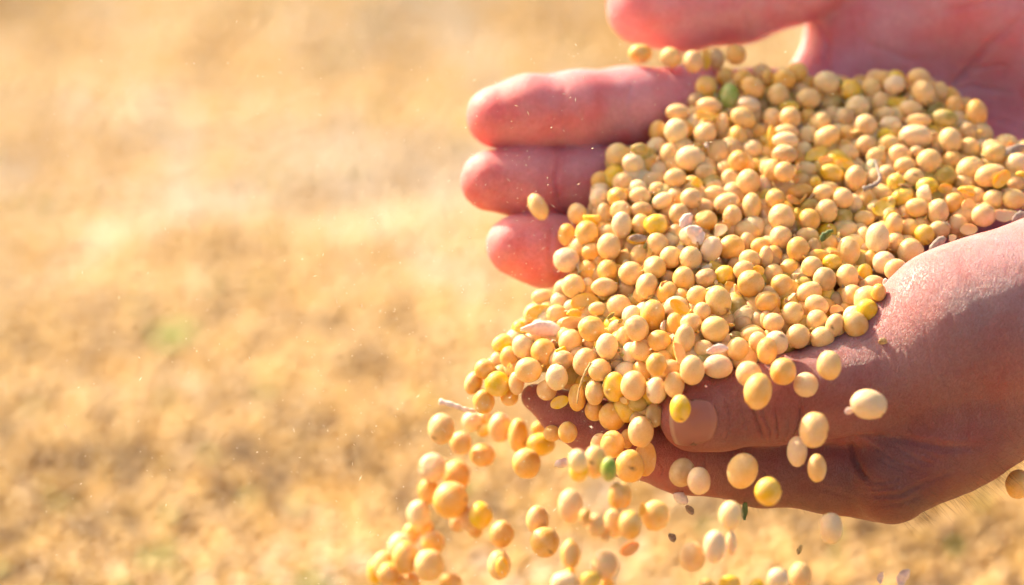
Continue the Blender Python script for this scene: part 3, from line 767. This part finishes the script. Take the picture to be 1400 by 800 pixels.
# keep neighbours from running into each other: slide along the line of sight only
for it in range(40):
    P = np.array([cmm(b['x'], b['y'], b['z']) for b in allb]); r = np.array([b['r'] for b in allb])
    d = P[:, None, :] - P[None, :, :]
    lat = np.hypot(d[..., 0], d[..., 1]); rs = (r[:, None] + r[None, :]) * 0.95
    need = np.sqrt(np.maximum(rs ** 2 - lat ** 2, 0)); dz = d[..., 2]
    ii, jj = np.where((np.abs(dz) < need) & (lat < rs) & (np.arange(len(r))[:, None] < np.arange(len(r))[None, :]))
    if not len(ii): break
    for i, j in zip(ii, jj):
        gap = need[i, j] - abs(dz[i, j])
        s = 1 if dz[i, j] > 0 else -1
        allb[i]['z'] -= s * gap * 0.25; allb[j]['z'] += s * gap * 0.25
for b in allb:
    if b['fall']: continue
    hf = hand_front(b['x'], b['y'])
    if hf is not None: b['z'] = min(b['z'], hf - 0.85 * b['r'])

# --- bean meshes (shared): a slightly lumpy ovoid with its hilum at a given place
def ico(sub):
    bm = bmesh.new(); bmesh.ops.create_icosphere(bm, subdivisions=sub, radius=1.0)
    v = np.array([q.co[:] for q in bm.verts]); f = np.array([[q.index for q in p.verts] for p in bm.faces]); bm.free()
    return v, f
IV4, IF4 = ico(4); IV3, IF3 = ico(3); IV2, IF2 = ico(2)
def bean_mesh(seed, hil, flavour):
    v = IV4.copy(); rr = random.Random(seed); off = Vector((rr.random() * 50, rr.random() * 50, rr.random() * 50))
    amp = {'plain': 0.035, 'wrinkled': 0.06, 'dented': 0.05}[flavour]
    d = np.array([mnoise.noise(Vector(p) * 1.3 + off) for p in v]) * amp + np.array([mnoise.noise(Vector(p) * 3.5 + off) for p in v]) * amp * 0.25
    if flavour == 'wrinkled':
        w = np.array([abs(mnoise.noise(Vector((p[0] * 1.6, p[1] * 4.5, p[2] * 1.6)) + off)) for p in v]); d -= 0.045 * np.exp(-(w / 0.06) ** 2)
    if flavour == 'dented':
        q = Vector((rr.uniform(-.6, .6), rr.uniform(-.6, .6), 0.7)).normalized()
        dd = ((v - np.array(q)) ** 2).sum(1); d -= 0.13 * np.exp(-dd / 0.22)
    hv = np.array(Vector(hil).normalized()); tv = np.cross(hv, [0.3, 1, 0.2]); tv /= np.linalg.norm(tv); bv = np.cross(hv, tv)
    a = v @ tv; b_ = v @ bv; front = (v @ hv) > 0
    e = np.sqrt((a / 0.34) ** 2 + (b_ / 0.13) ** 2); e = np.where(front, e, 9)
    d -= 0.05 * np.exp(-e ** 2) ; d += 0.02 * np.exp(-((e - 1.4) / 0.4) ** 2)
    v = v * (1 + d)[:, None]
    me = to_mesh('soybean', v, IF4)
    core = np.clip((0.50 - np.sqrt((a / 0.34) ** 2 + (b_ / 0.085) ** 2)) * 3.5, 0, 1) * front * 0.75
    rim = np.clip((1.05 - e) * 2.2, 0, 1) * 0.8
    if not flavour == 'plain' : pass
    set_attr(me, 'hilum', np.stack([core, rim, 0 * rim], 1))
    me.materials.append(M_BEAN)
    return me
VARS = []
for i in range(22):
    fl = ['plain', 'plain', 'plain', 'wrinkled', 'plain', 'dented'][i % 6]
    th = i * 2.4
    hz = [-0.8, 0.35, 0.15, -0.7, 0.6, 0.0][(i * 5) % 6]
    VARS.append((fl, hz, bean_mesh(i, (math.cos(th), math.sin(th), hz), fl)))
HILF = bean_mesh(91, (0.15, 0.1, 0.95), 'plain')

def split_mesh(seed, broken):
    """half a soybean: domed back, slightly hollow cut face (towards +z)"""
    rr = random.Random(seed); v = IV4.copy()
    off = Vector((seed * 3.1, 1, 2))
    z = v[:, 2]
    rad = np.hypot(v[:, 0], v[:, 1])
    v[:, 2] = np.where(z > 0, 0.10 * z - 0.16 * (1 - rad ** 2) * (z > 0) + 0.05, z * 0.8)
    v *= (1 + 0.05 * np.array([mnoise.noise(Vector(p) * 2 + off) for p in v]))[:, None]
    if broken:
        nrm = np.array((math.cos(seed), math.sin(seed), 0)); s = v @ nrm
        lim = 0.25 + 0.1 * np.array([mnoise.noise(Vector(p) * 5 + off) for p in v])
        ov = np.maximum(s - lim, 0); v -= ov[:, None] * nrm[None, :] * 0.93
    me = to_mesh('split_soybean', v, IF4); set_attr(me, 'hilum', np.zeros((len(v), 3))); me.materials.append(M_BEAN)
    return me
SPL = [split_mesh(i, i % 2 == 1) for i in range(6)]

def orient(b):
    """local axes: x = width in the photo, y = height, z = towards the viewer"""
    p = cmm(b['x'], b['y'], b['z'])
    return M3.to_4x4() @ Matrix.Rotation(math.radians(b['a']), 4, 'Z'), W(p)
def colour(b):
    c = np.array(PAL[b['c']]); j = 0.90 + 0.16 * R.random()
    c = c * j * np.array((1, 1 + 0.08 * (R.random() - 0.5), 1 + 0.25 * (R.random() - 0.5)))
    return (*np.clip(c, 0, 0.9), 1)

beans.sort(key=lambda b: -(b['w'] * b['h']))
indiv, rest = beans[:300], beans[300:]

# --- wording of labels
COLW = {'c': 'cream', 'p': 'pale', 'g': 'golden', 'y': 'yellow', 't': 'tan', 'o': 'olive', 'n': 'green'}
def landmark_list():
    return [((949, 132), 'the green soybean on the heap'), ((736, 283), 'the loose soybean on the fingers'), ((640, 160), 'the topmost far fingertip'),
            ((675, 330), 'the lowest far fingertip'), ((950, 575), 'the thumbnail'), ((710, 540), 'the near fingertip'), ((742, 452), 'the white husk'),
            ((798, 522), 'the straw stem'), ((1318, 135), 'the palm crease'), ((1283, 332), 'the grey crumb by the near hand'), ((1185, 455), 'the heap corner above the thumb'),
            ((1060, 95), 'the gap under the far thumb'), ((1398, 205), 'the grey husk at the right edge'), ((1147, 225), 'the bent pod husk'),
            ((940, 305), 'the white broken skin'), ((1155, 298), 'the olive soybean in the heap'), ((616, 553), 'the pale twig'), ((1187, 552), 'the big pale soybean before the wrist'),
            ((1175, 640), 'the knuckle fold'), ((935, 685), 'the falling husk'), ((520, 780), 'the bottom of the falling stream'), ((620, 680), 'the thick golden clump'),
            ((740, 740), 'the middle of the falling beans'), ((1020, 640), 'the near finger'), ((860, 400), 'the pointed golden soybean'), ((1060, 400), 'the heap centre')]
LMS = landmark_list()
def wdir(dx, dy):
    a = math.degrees(math.atan2(-dy, dx)) % 360
    return ['right of', 'up right of', 'above', 'up left of', 'left of', 'down left of', 'below', 'down right of'][int((a + 22.5) // 45) % 8]
ORD = ['nearest', 'second nearest', 'third nearest', 'fourth nearest', 'fifth nearest', 'sixth nearest', 'seventh nearest', 'eighth nearest', 'ninth nearest', 'tenth nearest']
def make_labels(items, noun):
    bins = {}
    for b in items:
        m = max(b['w'], b['h']) / min(b['w'], b['h'])
        sh = 'round' if m < 1.12 else ('oval' if m < 1.32 else 'long')
        d, lm, nm = min((math.hypot(b['x'] - q[0], b['y'] - q[1]), q, t) for q, t in LMS)
        dr = wdir(b['x'] - lm[0], b['y'] - lm[1])
        what = COLW[b['c']] + ' ' + sh + ' ' + ('falling ' if b['fall'] else '') + noun
        bins.setdefault((what, dr, nm), []).append((d, b))
    for (what, dr, nm), L in bins.items():
        L.sort(key=lambda q: q[0])
        for i, (d, b) in enumerate(L):
            if d < 7: b['label'] = what + ' right at ' + nm
            elif len(L) == 1: b['label'] = what + ' ' + dr + ' ' + nm
            else: b['label'] = what + ' ' + dr + ' ' + nm + ', ' + ORD[min(i, 9)]
make_labels(indiv, 'soybean'); make_labels(splits, 'half soybean')

SPECIAL_HIL = [(1245, 241), (1141, 445), (861, 637), (814, 631)]
def place_bean(b, i):
    if any(abs(b['x'] - q[0]) < 6 and abs(b['y'] - q[1]) < 6 for q in SPECIAL_HIL): me = HILF
    elif b['c'] == 'p' and R.random() < 0.3: me = VARS[3 + 6 * R.randrange(3)][2]
    else: me = VARS[R.randrange(len(VARS))][2]
    o = bpy.data.objects.new('soybean', me); col.objects.link(o)
    rot, loc = orient(b); k = kpx(b['z']) / 1000
    w, h = b['w'] / 2 * k, b['h'] / 2 * k; dd = (min(w, h) * 0.7 + 0.3 * max(w, h)) * 0.96
    q = rot @ Matrix.Rotation(R.uniform(-0.25, 0.25), 4, 'X') @ Matrix.Rotation(R.uniform(-0.25, 0.25), 4, 'Y')
    flip = Matrix.Rotation(math.pi * R.randrange(2), 4, 'Z')
    o.matrix_world = Matrix.Translation(loc) @ q @ flip @ Matrix.Diagonal((w, h, dd, 1))
    o.color = colour(b)
    tag(o, b['label'], 'soybean', 'falling soybeans' if b['fall'] else 'soybeans heaped in the hands')
for i, b in enumerate(indiv): place_bean(b, i)
for i, b in enumerate(splits):
    o = bpy.data.objects.new('split_soybean', SPL[i % 6]); col.objects.link(o)
    rot, loc = orient(b); k = kpx(b['z']) / 1000
    w, h = b['w'] / 2 * k, b['h'] / 2 * k
    tilt = Matrix.Rotation(R.uniform(-0.5, 0.2), 4, 'X') @ Matrix.Rotation(R.uniform(-0.4, 0.4), 4, 'Y')
    if R.random() < 0.3: tilt = tilt @ Matrix.Rotation(math.pi, 4, 'Y')
    o.matrix_world = Matrix.Translation(loc) @ rot @ tilt @ Matrix.Diagonal((w * 1.03, h * 1.05, min(w, h) * 0.95, 1))
    o.color = colour(b)
    tag(o, b['label'], 'split soybean', 'split soybean halves')

# --- the rest of the heap: smaller ones and the layers beneath, joined
def build_mass():
    V, Fc, T = [], [], []; nvt = 0
    def add(x, y, z, w, h, d, c, a=0.0, IV=IV3, IF=IF3):
        nonlocal nvt
        k = kpx(z)
        m = np.array(M3 @ Matrix.Rotation(a, 3, 'Z'))
        p = (IV * (1 + 0.04 * NR.randn())) * np.array((w / 2 * k, h / 2 * k, d / 2 * k)) / 1000
        V.append(p @ m.T + np.array(W(cmm(x, y, z)))); Fc.append(IF + nvt); nvt += len(IV)
        T.append(np.tile(np.array(c), (len(IV), 1)))
    for b in rest: add(b['x'], b['y'], b['z'], b['w'], b['h'], min(b['w'], b['h']), colour(b)[:3], math.radians(b['a']))
    P0 = np.array([(b['x'], b['y']) for b in allb if not b['fall']])
    keys = 'ccccgggppttyco'
    for layer, back in enumerate((5.6, 10.5, 16.0)):
        st = 25 + layer * 2
        y = 75.0
        while y < 640:
            x = 630.0 + (st / 2 if int(y / st) % 2 else 0)
            while x < 1470:
                xx = x + NR.uniform(-6, 6); yy = y + NR.uniform(-6, 6); x += st
                dmin = np.hypot(P0[:, 0] - xx, P0[:, 1] - yy).min() if xx < 1385 else (5 if 205 < yy < 290 else 99)
                if not in_heap(xx, yy, (9, 11, 13)[layer]): continue
                z = heap_depth(xx, yy) + back + NR.uniform(-1, 1)
                hf = hand_front(xx, yy)
                if hf is not None and z > hf - 1.5:
                    if layer or hf < z - 10: continue
                    z = hf - 2.5
                    # keep clear of a listed bean lying right there
                s = 31 + 5 * NR.randn(); s = min(38, max(24, s))
                c = np.array(PAL[keys[NR.randint(len(keys))]]) * (0.85 + 0.2 * NR.rand())
                add(xx, yy, z, s, s * NR.uniform(0.85, 1.15), s * 0.95, c, NR.rand() * 3, IV3 if layer == 0 else IV2, IF3 if layer == 0 else IF2)
            y += st * 0.87
    me = to_mesh('soybean_heap', np.vstack(V), np.vstack(Fc)); set_attr(me, 'tint', np.vstack(T))
    o = link('soybean_heap', me, M_BEANS); tag(o, kind='stuff')
build_mass()

# ------------------------------------------------------------------ husks, stems, chaff
def shell(name, x, y, z, L_, Wd, ang, curl, mat, label, cat, seed=0, group=None, thick=0.35):
    """a curled piece of pod: a bent, ragged sheet with thickness"""
    n1, n2 = 15, 7; v = []
    for i in range(n1):
        for j in range(n2):
            s = i / (n1 - 1) * 2 - 1; t = j / (n2 - 1) * 2 - 1
            wv = max(0.12, 1 - abs(s) ** 2.5) * (1 + 0.25 * mnoise.noise(Vector((s * 3, seed, t))))
            rad = curl * t
            q = Vector((s * L_ / 2, math.sin(rad) / max(curl, .01) * Wd / 2 * wv, (math.cos(rad) - 1) / max(curl, .01) * Wd / 2 * wv + 0.12 * L_ * mnoise.noise(Vector((s * 1.5, seed + 5, t * .6)))))
            v.append(q)
    f = [(i * n2 + j, i * n2 + j + 1, (i + 1) * n2 + j + 1, (i + 1) * n2 + j) for i in range(n1 - 1) for j in range(n2 - 1)]
    me = bpy.data.meshes.new(name); k = kpx(z) / 1000
    me.from_pydata([q * k for q in v], [], f)
    bm = bmesh.new(); bm.from_mesh(me); bmesh.ops.solidify(bm, geom=bm.faces[:], thickness=thick / 1000); bmesh.ops.recalc_face_normals(bm, faces=bm.faces); bm.to_mesh(me); bm.free(); smooth(me)
    o = link(name, me, mat); o.matrix_world = Matrix.Translation(W(cmm(x, y, z))) @ M3.to_4x4() @ Matrix.Rotation(math.radians(ang), 4, 'Z') @ Matrix.Rotation(0.4, 4, 'X')
    tag(o, label, cat, group); return o
def stem(name, pts, r0, r1, mat, label, cat):
    P = [cmm(*p) for p in pts]; fine_ = []
    for i in range(len(P) - 1):
        a = P[max(i - 1, 0)]; b = P[i]; c = P[i + 1]; d = P[min(i + 2, len(P) - 1)]
        for s in range(6):
            t = s / 6; fine_.append(0.5 * ((2 * b) + (c - a) * t + (2 * a - 5 * b + 4 * c - d) * t * t + (-a + 3 * b - 3 * c + d) * t ** 3))
    fine_.append(P[-1]); n = len(fine_); ctr = fine_[0]; v, f = [], []
    for i, p in enumerate(fine_):
        d = fine_[min(i + 1, n - 1)] - fine_[max(i - 1, 0)]; d = d / np.linalg.norm(d)
        s1 = np.cross(d, [0, 0, 1.0]); s1 /= np.linalg.norm(s1); s2 = np.cross(s1, d); t = i / (n - 1)
        r = (r0 + (r1 - r0) * t) * (1 + 0.18 * math.sin(i * 1.7))
        for a in range(8): v.append(tuple((p - ctr + s1 * r * math.cos(a * math.pi / 4) + s2 * r * math.sin(a * math.pi / 4)) / 1000))
    for i in range(n - 1):
        for a in range(8): f.append((i * 8 + a, i * 8 + (a + 1) % 8, (i + 1) * 8 + (a + 1) % 8, (i + 1) * 8 + a))
    f.append(tuple(range(7, -1, -1))); f.append(tuple((n - 1) * 8 + a for a in range(8)))
    me = bpy.data.meshes.new(name); me.from_pydata(v, [], f); smooth(me)
    o = link(name, me, mat); o.matrix_world = Matrix.Translation(W(ctr)) @ M3.to_4x4(); tag(o, label, cat); return o
def hz_(x, y, d=4.5): return heap_depth(x, y) - d
shell('pod_husk', 742, 452, hz_(742, 452, 2), 60, 26, -4, 1.2, M_HUSKW, 'white torn pod husk lying on the left side of the heap', 'husk', 1)
stem('twig', [(601, 549, 36), (620, 554, 35), (636, 560, 35), (650, 562, 36)], 0.9, 0.55, M_HUSKW, 'pale pinkish twig falling at the far left of the stream', 'twig')
stem('straw_stem', [(808, 496, hz_(808, 496, 6)), (799, 512, hz_(799, 512, 7)), (792, 532, hz_(792, 532, 7.5)), (789, 552, hz_(789, 552, 7))], 0.38, 0.22, M_STRAW, 'thin curved straw stem hanging over beans above the near fingertip', 'straw')
shell('pod_husk', 1282, 336, hz_(1282, 334, 4), 30, 18, 50, 1.4, M_HUSKG, 'grey crumbled husk against the near hand, right side of the heap', 'husk', 2)
shell('pod_husk', 1389, 205, hz_(1389, 205, 3), 36, 14, 18, 1.3, M_HUSKG, 'grey husk by the palm at the right edge of the heap', 'husk', 3)
shell('pod_husk', 1394, 297, hz_(1394, 297, 3), 22, 14, 30, 1.3, M_HUSKG, 'grey husk crumb where the heap meets the wrist', 'husk', 4)
stem('pod_husk', [(1196, 219, hz_(1196, 219, 5)), (1201, 234, hz_(1201, 234, 6)), (1203, 246, hz_(1203, 246, 6)), (1194, 254, hz_(1194, 254, 6)), (1180, 259, hz_(1180, 259, 5))], 0.35, 0.85, M_HUSKG, 'bent grey brown pod husk in the upper right of the heap', 'husk')
shell('pod_husk', 939, 304, hz_(939, 304, 5), 26, 20, 60, 1.2, M_HUSKW, 'white lump of broken bean skin in the middle of the heap', 'husk', 5)
shell('pod_husk', 950, 322, hz_(950, 322, 5), 30, 26, -50, 1.0, M_HUSKW, 'torn cream bean skin just below the white lump', 'husk', 6)
shell('pod_husk', 981, 478, hz_(981, 478, 7), 30, 14, 10, 1.0, M_HUSKW, 'cream skin flake between beans above the thumb tip', 'husk', 7)
shell('pod_husk', 1213, 392, hz_(1213, 392, 3), 22, 13, -70, 1.3, M_HUSKW, 'pinkish white husk tip at the heap edge beside the near hand', 'husk', 8)
shell('pod_husk', 1130, 322, hz_(1130, 322, 4), 22, 12, 40, 1.3, M_GREEN, 'green brown sprig husk among beans near the heap centre', 'husk', 9)
shell('pod_husk', 872, 326, hz_(872, 326, 4), 24, 11, 0, 1.1, M_HUSKG, 'grey husk sliver left of the white lump', 'husk', 10)
shell('pod_husk', 930, 682, 14, 22, 18, -35, 1.3, M_HUSKW, 'white husk falling below the near finger', 'husk', 11)
shell('chaff_flake', 943, 697, 12, 15, 9, -50, 0.9, M_BROWN, 'grey brown flake falling beside the white husk', 'chaff', 12)
shell('chaff_flake', 919, 735, 20, 14, 9, -60, 0.9, M_BROWN, 'brown flake falling below the white husk', 'chaff', 13)
shell('chaff_flake', 1018, 699, 10, 24, 8, 85, 0.9, M_GREEN, 'dark green flake falling under the near finger', 'chaff', 14)
shell('chaff_flake', 1093, 752, 10, 14, 6, 70, 0.9, M_STRAW, 'small yellow flake falling alone below the hand', 'chaff', 15)
shell('pod_husk', 1236, 790, 34, 26, 20, 60, 1.2, M_HUSKW, 'pale greenish husk falling at the bottom edge', 'husk', 16)
shell('chaff_flake', 1204, 790, 32, 16, 8, 80, 1.0, M_HUSKW, 'small pink flake falling at the bottom edge', 'chaff', 17)
shell('pod_husk', 770, 634, 24, 24, 15, 10, 1.2, M_HUSKW, 'pinkish husk falling just below the near fingertip', 'husk', 18)
hf = hand_front(1207, 467)
shell('chaff_flake', 1207, 467, (hf if hf is not None else 0) - 0.6, 12, 10, 0, 0.9, M_STRAW, 'yellow crumb stuck on the back of the near hand', 'chaff', 19)
shell('chaff_flake', 1161, 562, -26, 12, 9, 20, 0.9, M_HUSKW, 'tiny flake at the tail of the big pale falling soybean', 'chaff', 20)
shell('chaff_flake', 812, 437, hz_(812, 437, 5), 10, 18, 80, 1.0, M_STRAW, 'small yellow chip on the left of the heap', 'chaff', 21)

def build_crumbs():
    """broken bits of bean, skin and leaf lodged between the beans"""
    v, f, t = [], [], []
    cols = [(0.80, 0.50, 0.12), (0.82, 0.66, 0.45), (0.34, 0.22, 0.12), (0.50, 0.42, 0.34), (0.78, 0.44, 0.10), (0.30, 0.30, 0.10)]
    n = 0
    while n < 150:
        x, y = NR.uniform(660, 1420), NR.uniform(100, 560)
        if not in_heap(x, y, 6): continue
        dmin = min(math.hypot(b['x'] - x, b['y'] - y) / (0.25 * (b['w'] + b['h'])) for b in allb)
        if dmin < 0.82: continue
        n += 1
        z = heap_depth(x, y) + NR.uniform(-1.5, 2.0); c = cmm(x, y, z)
        ax = NR.randn(3, 3); ax /= np.linalg.norm(ax, axis=1)[:, None]
        L_ = NR.uniform(0.9, 2.3); wd = L_ * NR.uniform(0.3, 0.7); th = 0.25
        a = ax[0]; b_ = np.cross(a, ax[1]); b_ /= np.linalg.norm(b_); g = np.cross(a, b_)
        k = NR.randint(5, 8); b0 = len(v)
        for side in (1, -1):
            for i in range(k):
                an = 6.283 * i / k; r = NR.uniform(0.7, 1.0) if side == 1 else 0.85
                v.append(tuple(W(c + a * math.cos(an) * L_ * r + b_ * math.sin(an) * wd * r + g * (side * th + 0.3 * math.cos(an) ** 2))))
        f.append(tuple(range(b0, b0 + k))); f.append(tuple(range(b0 + 2 * k - 1, b0 + k - 1, -1)))
        for i in range(k): j = (i + 1) % k; f.append((b0 + i, b0 + k + i, b0 + k + j, b0 + j))
        cc = np.array(cols[NR.randint(6)]) * NR.uniform(0.8, 1.1); t += [cc] * (2 * k)
    me = bpy.data.meshes.new('bean_crumbs'); me.from_pydata(v, [], f)
    set_attr(me, 'tint', np.array(t)); o = link('bean_crumbs', me, M_BEANS); tag(o, kind='stuff')
build_crumbs()

def build_dust():
    v, f = [], []
    for i in range(1150):
        q = NR.rand()
        if q < 0.45: x, y = 640 + 160 * NR.randn(), 480 + 170 * NR.randn()
        elif q < 0.8: x, y = NR.uniform(60, 900), NR.uniform(80, 800)
        else: x, y = NR.uniform(640, 1150), NR.uniform(60, 420)
        z = NR.uniform(-25, 30); hfz = hand_front(x, y)
        if hfz is not None and z > hfz - 1: z = hfz - 1 - 6 * NR.rand()
        if 900 < x and y > 420: continue
        c = cmm(x, y, z); s = 0.12 + 0.17 * NR.rand() ** 2
        d = NR.randn(3); d /= np.linalg.norm(d); ln = s * (1 + 3.0 * NR.rand() ** 3)
        e = np.cross(d, NR.randn(3)); e /= np.linalg.norm(e); g = np.cross(d, e)
        b0 = len(v)
        for p in (c + d * ln, c - d * ln, c + e * s * .6, c - e * s * .6, c + g * s * .5, c - g * s * .5): v.append(tuple(W(p)))
        for t in ((0, 2, 4), (0, 4, 3), (0, 3, 5), (0, 5, 2), (1, 4, 2), (1, 3, 4), (1, 5, 3), (1, 2, 5)): f.append(tuple(b0 + k for k in t))
    me = bpy.data.meshes.new('dust'); me.from_pydata(v, [], f)
    m, n, l, b = nt('bright_dust'); b.inputs['Base Color'].default_value = (0.86, 0.74, 0.52, 1); b.inputs['Roughness'].default_value = 0.4
    o = link('dust', me, m); tag(o, kind='stuff')
build_dust()
print('beans', len(beans), 'splits', len(splits))
